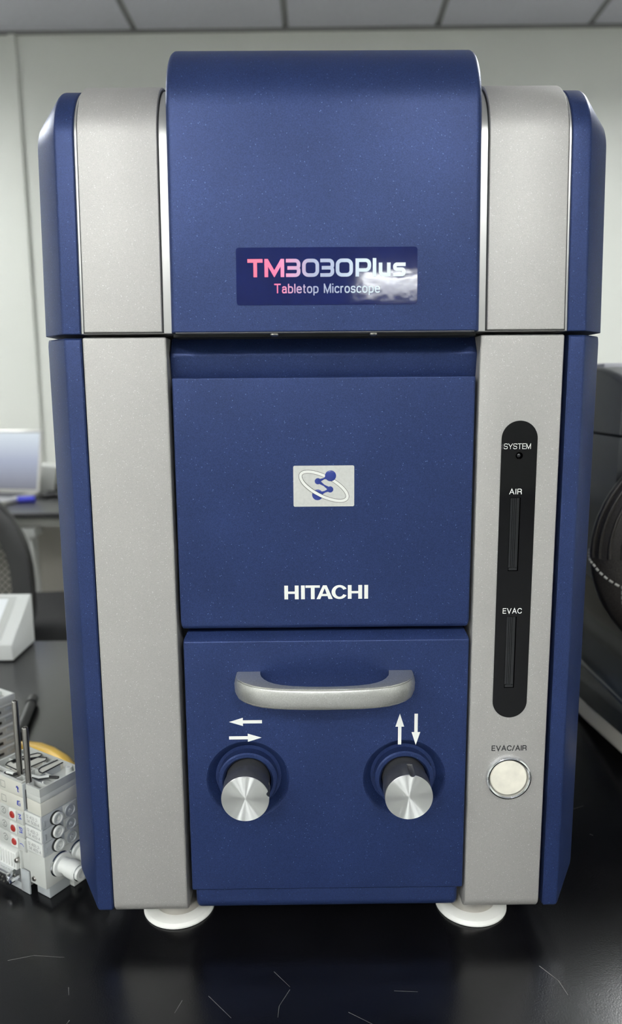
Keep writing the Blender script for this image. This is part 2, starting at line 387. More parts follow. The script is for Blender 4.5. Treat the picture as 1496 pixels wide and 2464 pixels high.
# ================================================================== tabletop microscope
XM = .0115                       # centre line
MS = thing('tabletop_microscope', 'tall blue and silver tabletop electron microscope standing on white feet on the black bench', 'microscope', (XM, .28, TABZ))
D1 = .570                        # back
bbox('chassis', BLK, MS, XM-.134, XM+.134, .022, D1-.01, -.322, .150, .003)  # inner core, painted black to put darkness into the gaps between covers
# --- upper shell
def upper(yb, zb, ztop, r, lean=.0602, back=D1):
    """bottom front, leaning front, big round, top, back; the lower edge stays level when inset"""
    def f(ins):
        yb_, zt, r_ = yb+ins, ztop-ins, max(r-ins, .001)
        P = [(yb_, zb, .0006), (yb_+(zt-zb)*lean, zt, r_), (back-min(ins, .01), zt, .02), (back-min(ins, .01), zb, .002)]
        return fillet(P, 14)
    return f
ZB = .0306
hs_prof = upper(-.002, ZB, .169, .036)
for s in (-1, 1):
    xi, xr, xo = XM+s*.1365, XM+s*.1462, XM+s*.1622
    st = [(xi, .0006), (xi+s*.0006, 0), (xr-s*.0008, 0), (xr+s*.0003, .0003), (xr+s*.0012, .0010), (xo-s*.0008, .0172), (xo, .0188), (xo, .0215)]
    sweep('upper_side_cover', BLUE, MS, hs_prof, st)
rim = upper(-.0022, ZB, .1700, .038); pan = upper(-.0040, ZB+.0008, .1716, .0385)
for s in (-1, 1):
    a, b = XM+s*.0850, XM+s*.1362
    sweep('upper_silver_rim', SILT, MS, rim, [(a, .0006), (a+s*.0006, 0), (b-s*.0006, 0), (b, .0006)])
    a, b = XM+s*.0905, XM+s*.1340
    dark = upper(-.0026, ZB+.0004, .1704, .0382)
    sweep('panel_groove', BLK, MS, dark, [(a-s*.0006, 0), (b+s*.0006, 0)])
    sweep('upper_silver_panel', SILV, MS, pan, [(a, .0008), (a+s*.0004, .0002), (a+s*.001, 0), (b-s*.001, 0), (b-s*.0004, .0002), (b, .0008)])
hood = upper(-.012, ZB, .1897, .045)
HY = lambda z: -.012+(z-ZB)*.0602
hd = sweep('front_hood', BLUE, MS, hood, rnd(XM-.0845, XM+.0848, .0035, 5))
bbox('hood_lip', GRYL, MS, XM-.082, XM+.082, -.0114, .03, ZB-.0006, ZB+.001, .0002, 1)
bbox('hood_underside', BLK, MS, XM-.0845, XM+.0845, -.003, .05, ZB-.0022, ZB, .0002, 1)
for x in (-.0165, .0385):
    lathed('screw', STEEL, MS, [(0, -.0022), (.0014, -.0021), (.0024, -.0014), (.0026, 0)], (x, -.005, ZB), 'z', 20)
# --- name plate on the hood
px0, px1, pz0, pz1 = -.0366, .0617, .0448, .0752
npl = flatpolys('name_plate', PLATE, hd, [rrect(px0, px1, pz0, pz1, .0016)], HY, .0003, label='glossy navy name plate reading TM3030Plus Tabletop Microscope')
HP = lambda z: HY(z)-.0003
def q(u, v): return ((u-210)/122, (300-v)/122)   # lettering units, cap height 1
TW = 24/122
def strokes(L):
    out = []
    for pts, cl in L:
        P = fillet([(*q(p[0], p[1]), (p[2]/122 if len(p) > 2 else 0)) for p in pts], 5, closed=cl); out += ribbon([tuple(p) for p in P], TW, cl)
    return out
def zero(x0, x1): return [([(x0+12, 190, 30), (x1-12, 190, 30), (x1-12, 288, 30), (x0+12, 288, 30)], True)]
def three(x0, x1): return [([(x0, 190), (x1-12, 190, 22), (x1-12, 239, 16), (x0+10, 239)], False), ([(x0+10, 239), (x1-12, 239, 16), (x1-12, 288, 22), (x0, 288)], False)]
LT = [([(210, 190), (312, 190)], False), ([(262, 200), (262, 300)], False)]
LT += [([(337, 300), (337, 178)], False), ([(446, 300), (446, 178)], False), ([(337, 184), (391, 278), (446, 184)], False)]
LT += three(470, 568)+zero(580, 695)+three(703, 797)+zero(808, 925)
LT += [([(954, 300), (954, 178)], False), ([(954, 190), (1036, 190, 26), (1036, 256, 26), (954, 256)], False)]
LT += [([(1071, 300), (1071, 176)], False)]
LT += [([(1112, 207), (1112, 288, 20), (1168, 288, 14), (1168, 207)], False), ([(1168, 250), (1168, 300)], False)]
LT += [([(1282, 219), (1209, 219, 14), (1209, 252, 14), (1270, 252, 14), (1270, 288, 14), (1197, 288)], False)]
PR = mat('iridescent_lettering', (.6, .6, .65, 1), .3, .3)
nt = PR.node_tree; tc = nt.nodes.new('ShaderNodeTexCoord'); sx = nt.nodes.new('ShaderNodeSeparateXYZ'); nt.links.new(tc.outputs['Object'], sx.inputs[0])
mr = nt.nodes.new('ShaderNodeMapRange'); mr.inputs[1].default_value = -.030; mr.inputs[2].default_value = .055; nt.links.new(sx.outputs[0], mr.inputs[0])
cr = nt.nodes.new('ShaderNodeValToRGB'); nt.links.new(mr.outputs[0], cr.inputs[0]); nt.links.new(cr.outputs[0], nt.nodes['Principled BSDF'].inputs['Base Color'])
E_ = cr.color_ramp.elements; E_[0].position = 0; E_[0].color = sr(250, 105, 130); E_[1].position = 1; E_[1].color = sr(225, 235, 240)
for p_, c_ in ((.17, sr(250, 110, 150)), (.27, sr(205, 150, 185)), (.4, sr(160, 165, 190)), (.55, sr(165, 175, 200)), (.75, sr(205, 220, 230))):
    e = E_.new(p_); e.color = c_
fx = lambda px: -.0366+(px-567)*(.0983/436)
fz = lambda py: .0752-(py-596)*(.0304/136)
flatpolys('lettering', PR, hd, scaled(strokes(LT), fx(594.5), fx(974.5), fz(666.5), fz(622.5)), HP)
text('lettering', 'Tabletop Microscope', PR, hd, fx(658), fx(913), fz(704), fz(682), HP, .14)

# --- lower silver columns
lowp = gen([(0, -.3330, .009), (0, .0290, .0012), (D1, .0290, .001), (D1, -.3330, .004)], 6)
colL = sweep('lower_silver_column', SILV, MS, lowp, rnd(-.1250, -.0778, .0012, 3))
colR = sweep('lower_silver_column', SILV, MS, lowp, rnd(.0995, .1472, .0012, 3))
lb0 = fillet([(.0004, -.3300, .002), (.0004, .0288, .002), (D1-.002, .0288, .002), (D1-.002, -.3300, .002)], 4)
for s, xi, xr, xo in ((-1, -.1256, -.1347, -.1505), (1, .1500, .1586, .1737)):
    st = [(xi, .0008), (xi+s*.0008, 0), (xr-s*.0008, 0), (xr+s*.0003, .0003), (xr+s*.0012, .0010), (xo-s*.0008, .0172), (xo, .0188), (xo, .0215)]
    bm = bmesh.new(); rings = []
    for x, ins in st:
        Q = []
        for p in lb0:
            y_ = p.x+ins if p.x < .3 else p.x-min(ins, .004); z_ = p.y
            if p.y < 0: z_ = p.y+ins*1.0
            else: z_ = p.y-(.002 if ins > .018 else 0)
            Q.append((y_, z_))
        rings.append([bm.verts.new((x, y_, z_)) for y_, z_ in Q])
    n = len(lb0)
    for a, b in zip(rings, rings[1:]):
        for i in range(n): bm.faces.new((a[i], a[(i+1) % n], b[(i+1) % n], b[i]))
    bm.faces.new(rings[0]); bm.faces.new(rings[-1][::-1])
    finish('lower_side_cover', bm, BLUE, MS, 30)

# --- header above the door, door
hp = gen([(.011, .002, .002), (.0075, .0195, .004), (.0145, .0292, .002), (.06, .0292, .002), (.06, .002, .002)], 4)
sweep('door_header', BLUE, MS, hp, rnd(-.0776, .1002, .0016, 3))
dp = gen([(0, -.1427, .0035), (0, .0064, .0011), (.03, .0064, .001), (.03, -.1427, .001)], 5)
def cornered(name, prof, x0, x1, r, cutz):
    """door slab with rounded side edges and clipped lower corners"""
    return sweep(name, BLUE, MS, prof, rnd(x0, x1, r, 4))
door = cornered('chamber_door', dp, -.0757, .0977, .0018, 0)
bm = bmesh.new()
for xc, s in ((-.0757, 1), (.0977, -1)):
    v = [bm.verts.new(p) for p in ((xc-s*.004, -.01, -.1367), (xc-s*.004, -.01, -.1467), (xc+s*.0028, -.01, -.1467), (xc-s*.0002, -.01, -.1367))]
    v2 = [bm.verts.new(p.co+Vector((0, .06, 0))) for p in v]
    bm.faces.new(v); bm.faces.new(v2[::-1])
    for i in range(4): bm.faces.new((v[i], v2[i], v2[(i+1) % 4], v[(i+1) % 4]))
cut(door, bm)
# emblem (sheet units: 6.8 px per photo px)
ex = lambda u: -.0071+(u-165)/1010*.0354
ez = lambda v: -.0443-(v-137)/668*.0240
flatpolys('emblem_plate', EMBW, door, [rrect(ex(165), ex(1175), ez(805), ez(137), .0009)], 0, .00015, label='pale rectangular emblem plate')
def ell(a, b, t0, t1, n=60, cx=672, cy=474, th=R(27)):
    return [(ex(cx+a*math.cos(t)*math.cos(th)-b*math.sin(t)*math.sin(th)), ez(cy+a*math.cos(t)*math.sin(th)+b*math.sin(t)*math.cos(th))) for t in [t0+(t1-t0)*i/n for i in range(n+1)]]
UN = .0354/1010
flatpolys('emblem_ring_outline', EMBK, door, ribbon(ell(430, 158, 0, 2*math.pi), 60*UN), 0, .0002)
flatpolys('emblem_ring', EMBR, door, ribbon(ell(430, 158, 0, 2*math.pi), 46*UN), 0, .00025)
bm = bmesh.new()
for u, v_, r_ in ((782, 303, 92), (572, 390, 52), (775, 525, 52), (565, 612, 90)):
    rr = r_*UN; lathe(bm, [(0, -.0005*r_/92), (rr*.5, -.00044*r_/92), (rr*.8, -.00028*r_/92), (rr, -.0001)], (ex(u), -.0002, ez(v_)), 'y', 28)
finish('emblem_molecule', bm, EMBB, door)
lk = []
for A, B, w0, w1 in (((782, 303), (572, 390), 80, 50), ((572, 390), (775, 525), 55, 55), ((775, 525), (565, 612), 50, 80)):
    N_ = 10; pts = [(A[0]+(B[0]-A[0])*i/N_, A[1]+(B[1]-A[1])*i/N_) for i in range(N_+1)]
    d = Vector((B[0]-A[0], B[1]-A[1])).normalized(); nx, ny = -d.y, d.x
    ws = [(w0 if i < 5 else w1)*(.35+.65*abs(i/N_-.5)*2)/2+3 for i in range(N_+1)]
    for i in range(N_):
        (a, b), (c, d2) = pts[i], pts[i+1]
        lk.append([(ex(a+nx*ws[i]), ez(b+ny*ws[i])), (ex(c+nx*ws[i+1]), ez(d2+ny*ws[i+1])), (ex(c-nx*ws[i+1]), ez(d2-ny*ws[i+1])), (ex(a-nx*ws[i]), ez(b-ny*ws[i]))])
flatpolys('emblem_links', EMBB, door, lk, 0, .00035)
fr = (R(75), R(150))             # part of the ring that passes in front of the lower ball
flatpolys('emblem_ring_outline', EMBK, door, ribbon(ell(430, 158, *fr, 24), 60*UN), 0, .00062)
flatpolys('emblem_ring', EMBR, door, ribbon(ell(430, 158, *fr, 24), 46*UN), 0, .00068)
# HITACHI lettering
hl = []
def rc(a, b, c, d): hl.append([(a, -c), (b, -c), (b, -d), (a, -d)])
for a in (27, 1060): rc(a, a+61, 2095, 2315); rc(a+170, a+233, 2095, 2315); rc(a+61, a+170, 2190, 2228)
for a in (298, 1328): rc(a, a+62, 2095, 2315)
rc(372, 605, 2095, 2133); rc(458, 520, 2133, 2315)
hl.append([(550, -2315), (655, -2095), (715, -2095), (683, -2142), (612, -2315)]); hl.append([(655, -2095), (715, -2095), (815, -2315), (745, -2315), (683, -2142)])
rc(632, 742, 2232, 2268)
C_ = []
for i in range(41):
    t_ = R(28)+(2*math.pi-2*R(28))*i/40; C_.append(((925+130*math.cos(t_), -(2205-112*math.sin(t_))), (925+68*math.cos(t_), -(2205-76*math.sin(t_)))))
for a, b in zip(C_, C_[1:]): hl.append([a[0], b[0], b[1], a[1]])
flatpolys('lettering', WHT, door, scaled(hl, -.0132, .0367, -.1243, -.1157), 0, .00008)

# --- drawer with handle, arrows and knobs
drp = gen([(0, -.3158, .0014), (0, -.1504, .0012), (.0062, -.1457, .002), (.03, -.1457, 0), (.03, -.3158, 0)], 4)
dx0, dx1 = -.0746, .0981
st = rnd(dx0, dx1, .0013, 3)
dr = sweep('stage_drawer', BLUE, MS, drp, st)
bm = bmesh.new()
for xc, s in ((dx0, 1), (dx1, -1)):
    v = [bm.verts.new(p) for p in ((xc-s*.004, -.01, -.1504), (xc-s*.0002, -.01, -.1504), (xc+s*.0028, -.01, -.1440), (xc-s*.004, -.01, -.1440))]
    v2 = [bm.verts.new(p.co+Vector((0, .06, 0))) for p in v]
    bm.faces.new(v); bm.faces.new(v2[::-1])
    for i in range(4): bm.faces.new((v[i], v2[i], v2[(i+1) % 4], v[(i+1) % 4]))
cut(dr, bm)
KZ = -.2402
KX = (-.0374, .0598)
for kx in KX:
    bm = bmesh.new()
    lathe(bm, [(0, -.004), (.0270, -.004), (.0258, 0), (.0250, .0004), (.0238, .0018), (.0222, .0040), (.0205, .0056), (0, .0056)], (kx, 0, KZ), 'y', 72)
    cut(dr, bm)
kp = gen([(.003, -.3330, .008), (.003, -.3120, 0), (.03, -.3120, 0), (.03, -.3330, .003)], 6)
sweep('drawer_kick_plate', BLUE, MS, kp, rnd(-.0728, .0957, .003, 5))
for kx, na in zip(KX, (12, 82)):
    lathed('knob_collar', BLUE, dr, [(.0140, .0058), (.0140, .0012), (.0148, -.0004), (.0158, -.0012), (.0176, -.0012), (.0184, -.0004), (.0184, .0058)], (kx, 0, KZ), 'y', 72)
    bm = bmesh.new(); n = 96; RK = .0143; rings = []
    def rad(a, r):               # finger notch
        d = (a-R(na)+math.pi) % (2*math.pi)-math.pi
        return r-(.0014*max(0, 1-(d/.115)**2)**.5 if abs(d) < .115 else 0)
    for r_, y_, notch in ((.0136, .0056, 0), (.0136, -.0070, 0), (.0139, -.0078, 0), (RK-.0002, -.0080, 1), (RK, -.0084, 1), (RK, -.0215, 1)):
        rings.append([bm.verts.new((kx+(rad(2*math.pi*i/n, r_) if notch else r_)*math.cos(2*math.pi*i/n), y_, KZ+(rad(2*math.pi*i/n, r_) if notch else r_)*math.sin(2*math.pi*i/n))) for i in range(n)])
    for a, b in zip(rings, rings[1:]):
        for i in range(n): bm.faces.new((a[i], a[(i+1) % n], b[(i+1) % n], b[i]))
    finish('knob', bm, ALS, dr, 30)
    bm = bmesh.new(); c = bm.verts.new((kx, -.0218, KZ)); rr = []
    for f_, y_ in ((.985, -.0219), (1, -.0215)):
        rr.append([bm.verts.new((kx+rad(2*math.pi*i/n, RK)*f_*math.cos(2*math.pi*i/n), y_, KZ+rad(2*math.pi*i/n, RK)*f_*math.sin(2*math.pi*i/n))) for i in range(n)])
    for i in range(n):
        bm.faces.new((c, rr[0][i], rr[0][(i+1) % n])); bm.faces.new((rr[0][i], rr[1][i], rr[1][(i+1) % n], rr[0][(i+1) % n]))
    finish('knob_face', bm, ALU, dr, 30, label='spun metal end face of the knob')
# handle
out = [(-.0535, .0005), (-.0536, -.006), (-.0520, -.0110), (-.0482, -.0163), (-.0430, -.0207), (-.0375, -.0236), (-.0300, -.0258), (-.0210, -.0271), (-.010, -.0278), (0, -.0280)]
inn = [(-.0390, .0005), (-.0388, -.004), (-.0378, -.0085), (-.0360, -.0125), (-.0335, -.0160), (-.0300, -.0190), (-.0255, -.0213), (-.0190, -.0230), (-.010, -.0241), (0, -.0245)]
def mirror(P): return P+[(-x, y) for x, y in P[-2::-1]]
out, inn = mirror(out), mirror(inn)
bm = bmesh.new(); zt, zl = -.1693, -.1823; L = []
for (ox, oy), (ix, iy) in zip(out, inn):
    n_ = Vector((ox-ix, oy-iy)); n_ = n_.normalized() if n_.length else Vector((0, -1)); sec = []
    X = lambda k: (XM-.001+ox-n_.x*k, oy-n_.y*k)
    for k, z in ((.0012, zt), (.0004, zt-.0004), (.0003, zt-.0011), (.0008, zt-.0012), (.0003, zt-.0014), (-.0001, zt-.0022), (-.0006, (zt+zl)/2+.001), (-.0003, zl+.0028), (.0003, zl+.0012), (.0008, zl+.0010), (.0005, zl+.0008), (.001, zl)):
        sec.append(bm.verts.new((*X(k), z)))
    for z in (zl, zt): sec.append(bm.verts.new((XM-.001+ix, iy, z)))
    L.append(sec)
for a, b in zip(L, L[1:]):
    n = len(a)
    for i in range(n): bm.faces.new((a[i], a[(i+1) % n], b[(i+1) % n], b[i]))
bm.faces.new(L[0]); bm.faces.new(L[-1][::-1])
finish('handle', bm, HAND, dr, 40, label='silver arched pull handle')
# arrows
def arrow(cx, cz, ang, Ln):
    P = [(-Ln/2, -.00105), (-Ln/2, .00105), (Ln/2-.0085, .00105), (Ln/2-.0085, .0027), (Ln/2, 0), (Ln/2-.0085, -.0027), (Ln/2-.0085, -.00105)]
    c, s = math.cos(R(ang)), math.sin(R(ang)); flatpolys('arrow_mark', WHT, dr, [[(cx+x*c-z*s, cz+x*s+z*c) for x, z in P]], 0, .0001)
arrow(-.0381, -.2016, 180, .0202); arrow(-.0384, -.2120, 0, .0200); arrow(.0566, -.2074, 90, .0202); arrow(.0666, -.2077, -90, .0205)

# --- indicator panel on the right column
cap = []
for i in range(25): a = math.pi*i/24; cap.append((.1237+.0104*math.cos(a), -.0297+.0104*math.sin(a)))
for i in range(25): a = math.pi+math.pi*i/24; cap.append((.1237+.0104*math.cos(a), -.1900+.0104*math.sin(a)))
_c = bmesh.new(); _n = [(.1237+(x-.1237)*.97, z) for x, z in cap]; _a = [_c.verts.new((x, -.01, z)) for x, z in _n]; _b = [_c.verts.new((x, .0048, z)) for x, z in _n]
_c.faces.new(_a); _c.faces.new(_b[::-1])
for i in range(len(_n)): _c.faces.new((_a[i], _b[i], _b[(i+1) % len(_n)], _a[(i+1) % len(_n)]))
cut(colR, _c)
ip = prism_y('indicator_panel', GLB, colR, cap, -.0004, .004, 0, label='long black glossy indicator panel reading SYSTEM, AIR and EVAC')
bm = bmesh.new(); box(bm, .1195, .1256, -.01, .0032, -.1080, -.0640); box(bm, .1198, .1259, -.01, .0032, -.1812, -.1362)
lathe(bm, [(0, -.01), (.0021, -.01), (.0021, .003), (0, .003)], (.1238, 0, -.0395), 'y', 24); cut(ip, bm)
for z0, z1, x0_ in ((-.1076, -.0643, .1199), (-.1808, -.1365, .1202)):
    bm = bmesh.new(); box(bm, x0_, x0_+.0053, .0004, .003, z0, z1)
    for k in (.0014, .0024, .0034): box(bm, x0_+k, x0_+k+.0005, -.0001, .0006, z0, z1)
    box(bm, x0_+.0002, x0_+.0051, -.0002, .001, z0, z0+.0014); finish('light_pipe', bm, PIPE, colR, 0, label='clear vertical light pipe')
lathed('indicator_led', PIPE, colR, [(0, .0002), (.001, .0006), (.0019, .0022), (.0019, .003)], (.1238, 0, -.0395), 'y', 20)
IP = -.0004
text('lettering', 'SYSTEM', WHT, colR, .1146, .1303, -.0356, -.0324, IP, .10, gap=.08)
flatpolys('lettering', DKP, colR, ribbon([(.1143, -.0326), (.1136, -.0333), (.1143, -.034), (.1136, -.0348), (.1143, -.0354)], .0004), IP)
text('lettering', 'AIR', WHT, colR, .1187, .1261, -.0620, -.0588, IP, .13, gap=.2)
text('lettering', 'EVAC', WHT, colR, .1174, .1288, -.1342, -.1309, IP, .13, gap=.16)
text('lettering', 'EVAC/AIR', DKP, colR, .1136, .1354, -.2224, -.2190, 0, .19, gap=.17)
lathed('button_bezel', CHR, colR, [(.0142, .001), (.0142, -.0012), (.0138, -.0022), (.0130, -.0026), (.0122, -.0022), (.0118, -.0008), (.0117, .001)], (.1246, 0, -.2400), 'y', 64)
lathed('evacuate_button', CREAM, colR, [(0, -.0014), (.0108, -.0014), (.0114, -.0009), (.0116, .001)], (.1246, 0, -.2400), 'y', 64, label='round cream push button in a chrome bezel')

# --- feet
for fx_, fy_ in ((-.0900, .0375), (.1120, .0360), (-.0900, .50), (.1120, .50)):
    f = lathed('foot', STEEL, MS, [(0, -.330), (.0160, -.330), (.0160, TABZ+.004), (0, TABZ+.004)], (fx_, fy_, 0), 'z', 48)
    lathed('foot_pad', PAD, f, [(0, TABZ+.0046), (.0170, TABZ+.0046), (.0205, TABZ+.0046), (.0230, TABZ+.0034), (.0243, TABZ+.0014), (.0243, TABZ+.0004), (.0240, TABZ+.0003), (0, TABZ+.0003)], (fx_, fy_, 0), 'z', 64)

#PART2
# ================================================================== valve manifolds left of the microscope
K = .9718
def frame(P, k=K):
    c = Vector((0, -.432, 0)); Pk = c+(Vector(P)-c)*k
    u = Vector((.5446, .8387, 0)); v = Vector((-.8387, .5446, 0))
    Mx = Matrix((u, v, Vector((0, 0, 1)))).transposed().to_4x4()
    return Matrix.Translation(Pk) @ Mx @ Matrix.Scale(k*.001, 4)      # local millimetres: s (right face), t (left face), z
T = frame((-.1883, .0549, -.354))
def lb(name, M, parent, s0, s1, t0, t1, z0, z1, bev=.5, T_=None, label=None, seg=2):
    return bbox(name, M, parent, s0, s1, t0, t1, z0, z1, bev, seg, T=T_ or T, label=label)
def lpart(name, M, parent, build, T_=None, label=None, smooth=35):
    bm = bmesh.new(); build(bm); bmesh.ops.transform(bm, matrix=T_ or T, verts=bm.verts[:]); return finish(name, bm, M, parent, smooth, label)
def lflat(name, M, parent, polys, face, off=.12):
    """face 's': polygons in (t, z) on the plane s = -off, t running leftwards"""
    def b(bm):
        for P in polys: bm.faces.new([bm.verts.new((-off, a, z) if face == 's' else (a, -off, z)) for a, z in P])
    return lpart(name, M, parent, b, smooth=0)
base = T @ Vector((15, 20, 0))
VM = thing('valve_manifold', 'pale grey pneumatic valve block with red buttons and open top beside the microscope', 'valve block', (base.x, base.y, TABZ))
bb_ = lb('base_block', VALG, VM, 0, 36, 0, 17.6, 0, 24.8); lb('base_block', VALG, VM, 1, 36, 17.4, 26.7, 7, 24, .5)
lb('mounting_bracket', VALD, VM, -1.2, .2, 17.8, 26.9, -9.9, 8, .3); lb('mounting_bracket', VALG, VM, -1.2, 12, 26.0, 27.2, -9.9, 22, .3)
lb('mounting_bracket', VALG, VM, 22, 36, -2.5, 3, -9.9, -.2, .3); lb('mounting_bracket', VALD, VM, 4, 22, 2, 16, -9.9, -.2, .3)
lpart('bracket_slot', RUB, VM, lambda bm: lathe(bm, [(0, -2.7), (2.2, -2.7), (2.2, -2.4), (0, -2.4)], (26, 0, -4.6), 'y', 20))
lpart('screw', STEEL, VM, lambda bm: lathe(bm, [(0, -1.0), (1.6, -.9), (2, -.2), (2, .5)], (0, 13.2, 4.2), 'x', 20))
for i, z0 in enumerate((25, 35.5, 46)):
    vb = lb('valve_module', VALD, VM, .1, 36, .1, 17.9, z0+.1, z0+10.4, .35)
    lp = lb('label_card', VALT, vb, -.9, .3, .2, 17.8, z0+1.1, z0+10.3, .15)
    a, b = (('12 4(3) 2-', '14 5(3)-4'), ('12 4(2) 2-', '14 4(1)-4'), ('12 4(0) 2-', '14 4(1)-4'))[2-i]
    for txt, zz, o_ in ((a, z0+6.3, 16), (b, z0+2.9, 15)):
        P = glyphs(txt, .13, .2); xs = [p[0] for Q in P for p in Q]; mx = max(xs)
        lflat('lettering', FAINT, lp, [[(o_-x/mx*13, zz+z*2.3) for x, z in Q] for Q in P], 's', 1.0)
    for sc, R_, cl, nm in ((12.3, 4.9, 0, 'port_fitting'), (24, 4.8, 1, 'blanking_disc')):
        zc = z0+4.4
        if cl == 0:
            lpart('port_ring', RUB, vb, lambda bm: lathe(bm, [(3, -.2), (3, -.9), (5.0, -.9), (5.1, .3)], (sc-.4, 0, zc), 'y', 32))
            lpart(nm, VALT, vb, lambda bm: lathe(bm, [(0, -.8), (1.2, -.8), (1.4, -2.0), (2.2, -2.2), (2.4, -1.6), (3.1, -1.6), (3.3, -2.6), (4.2, -2.6), (4.4, -2.2), (4.4, .3)], (sc, 0, zc), 'y', 36))
        else:
            lb('disc_frame', VALG, vb, 18.3, 30.4, -.5, .3, z0+.3, z0+9.9, .2)
            lpart(nm, VALD, vb, lambda bm: lathe(bm, [(0, -.5), (1.0, -1.2), (1.6, -.6), (3.6, -.7), (4.0, -1.3), (4.6, -1.3), (4.8, -.6), (4.8, .2)], (sc, 0, zc), 'y', 32))
    lb('valve_marking', VALD, vb, 1.5, 3.2, -.15, .2, z0+2, z0+6.5, .05)
    lb('port_recess', RUB, vb, 31.5, 35, -.3, .3, z0+2, z0+8, .1)
for z0 in (56.7, 67.0):
    lb('blank_plate', VALG if z0 > 60 else VALW, VM, 0, 36, 0, 15.2, z0, z0+(10.2 if z0 < 60 else 4.5), .35)
# open tray on top
def tray(bm):
    P = [(0, 0), (32, 0), (37.5, 3), (38, 62), (0, 62), (0, 19.5), (4.5, 19.5), (5.5, 17), (5, 15), (0, 15)]
    z0, z1 = 71.5, 77.6; w_ = 1.3
    ins = [tuple(p) for p in offset_poly([Vector(p) for p in P], w_)]
    n = len(P); A = [bm.verts.new((*p, z0)) for p in P]; B_ = [bm.verts.new((*p, z1)) for p in P]; C2 = [bm.verts.new((*p, z1)) for p in ins]; D_ = [bm.verts.new((*p, z0+.5)) for p in ins]
    for i in range(n):
        j = (i+1) % n
        bm.faces.new((A[i], A[j], B_[j], B_[i])); bm.faces.new((B_[i], B_[j], C2[j], C2[i])); bm.faces.new((C2[i], C2[j], D_[j], D_[i]))
    bm.faces.new(D_); bm.faces.new(A[::-1])
lpart('open_tray', VALG, VM, tray)
for a in ((1, 37, 29.5, 30.5), (1, 37, 46, 47), (8, 9, 1, 61), (19, 20, 1, 61), (29, 30, 20, 61)):
    lb('tray_rib', VALG, VM, *a, 72, 76.2, .2)
lpart('tray_boss', VALT, VM, lambda bm: lathe(bm, [(1.1, 73), (1.1, 77.6), (2.3, 77.6), (2.5, 72)], (33, 9, 0), 'z', 24))
def raised(bm, P): 
    a = [bm.verts.new((s_, t_, 76.4)) for s_, t_ in P]; b = [bm.verts.new((s_, t_, 72)) for s_, t_ in P]; bm.faces.new(a)
    for i in range(len(P)): bm.faces.new((a[i], a[(i+1) % len(P)], b[(i+1) % len(P)], b[i]))
GA = [(12.9, 17.7), (17.7, 19.3), (37.0, 19.6), (36.5, 25.9), (22.7, 27.2), (19.3, 26.0), (17.5, 23.0), (17.5, 19.9)]
GB = [(19.5, 54.9), (14.0, 55.1), (11.0, 53.3), (10.5, 35.8), (31.2, 33.2), (34.5, 36.0), (31.5, 42.4)]
GC = [(22.4, 50.4), (15.9, 50.6), (16.4, 54.3), (24, 54.0), (35.5, 48.3), (36.4, 44.6), (34.2, 42.4), (24.4, 43.4)]
for G in (GA[1:], GB, GC):
    lpart('tray_insert', VALW, VM, lambda bm: raised(bm, G))
    lpart('gasket', RUB, VM, lambda bm: tube(bm, [(a, b, 76.7) for a, b in G+G[:1]], .45, 6))
for P in ([(1.9, 42.2), (3.5, 41.3), (4.2, 38.8), (4.8, 34.9), (8.1, 33.3), (10.6, 32.5)], [(11.4, 27.9), (10.0, 21.4), (11.0, 14.4), (16.1, 9.8), (19.1, 3.4)]):
    c_ = lpart('spring_clip', RUB, VM, lambda bm: tube(bm, [(a, b, 77.1) for a, b in P], 1.1, 8))
    lpart('clip_sleeve', VALT, c_, lambda bm: tube(bm, [(a-.2, b, 77.8) for a, b in P[1:4]], 1.0, 8))
lb('tray_post', VALT, VM, 8.5, 9.6, 7, 8.2, 72, 77.8, .2)
# left-hand electronics half
for i, z0 in enumerate((21.8, 32.5, 43.3)):
    mb = lb('solenoid_module', VALG, VM, 0, 34, 20.2, 58, z0, z0+10.5, .4)
    lb('button_panel', VALT, mb, -.8, .3, 28.4, 36.2, z0+1.6, z0+9.8, .3)
    lpart('red_button', RED, mb, lambda bm: lathe(bm, [(0, -.9), (.6, -1.0), (.7, -1.5), (2.2, -1.5), (2.7, -1.1), (2.8, -.3)], (0, 32.5, z0+5.6), 'x', 28), label='round red push button')
    lb('marker_strip', VALG, mb, -.5, .3, 20.6, 27.8, z0+.8, z0+9.8, .15)
    cc = (43.5, z0+5.6)
    lflat('symbol', SYM, mb, ribbon([(cc[0]+2.6*math.cos(R(a)), cc[1]+2.6*math.sin(R(a))) for a in range(30, 331, 20)], .5)+ribbon([(cc[0]-1, cc[1]+1.5), (cc[0]+1, cc[1]), (cc[0]-1, cc[1]-1.5)], .5), 's')
for z0 in (54.2, 65.4):
    ub = lb('blank_plate', VALW, VM, -.25, 34 if z0 < 60 else 1.0, 19.2, 58, z0, z0+11.0, .25)
    lflat('symbol', SYM, ub, ribbon([(39, z0+2.5), (39, z0+7.5), (44, z0+7.5), (44, z0+2.5)], .35, True), 's', .32)
lb('plate_edge', VALD, VM, -.2, 33, 18.3, 19.3, 54.2, 76.2, .2); lb('gap_wall', BLK, VM, 1.5, 33, 15.2, 18.3, 56.8, 71.5, 0)
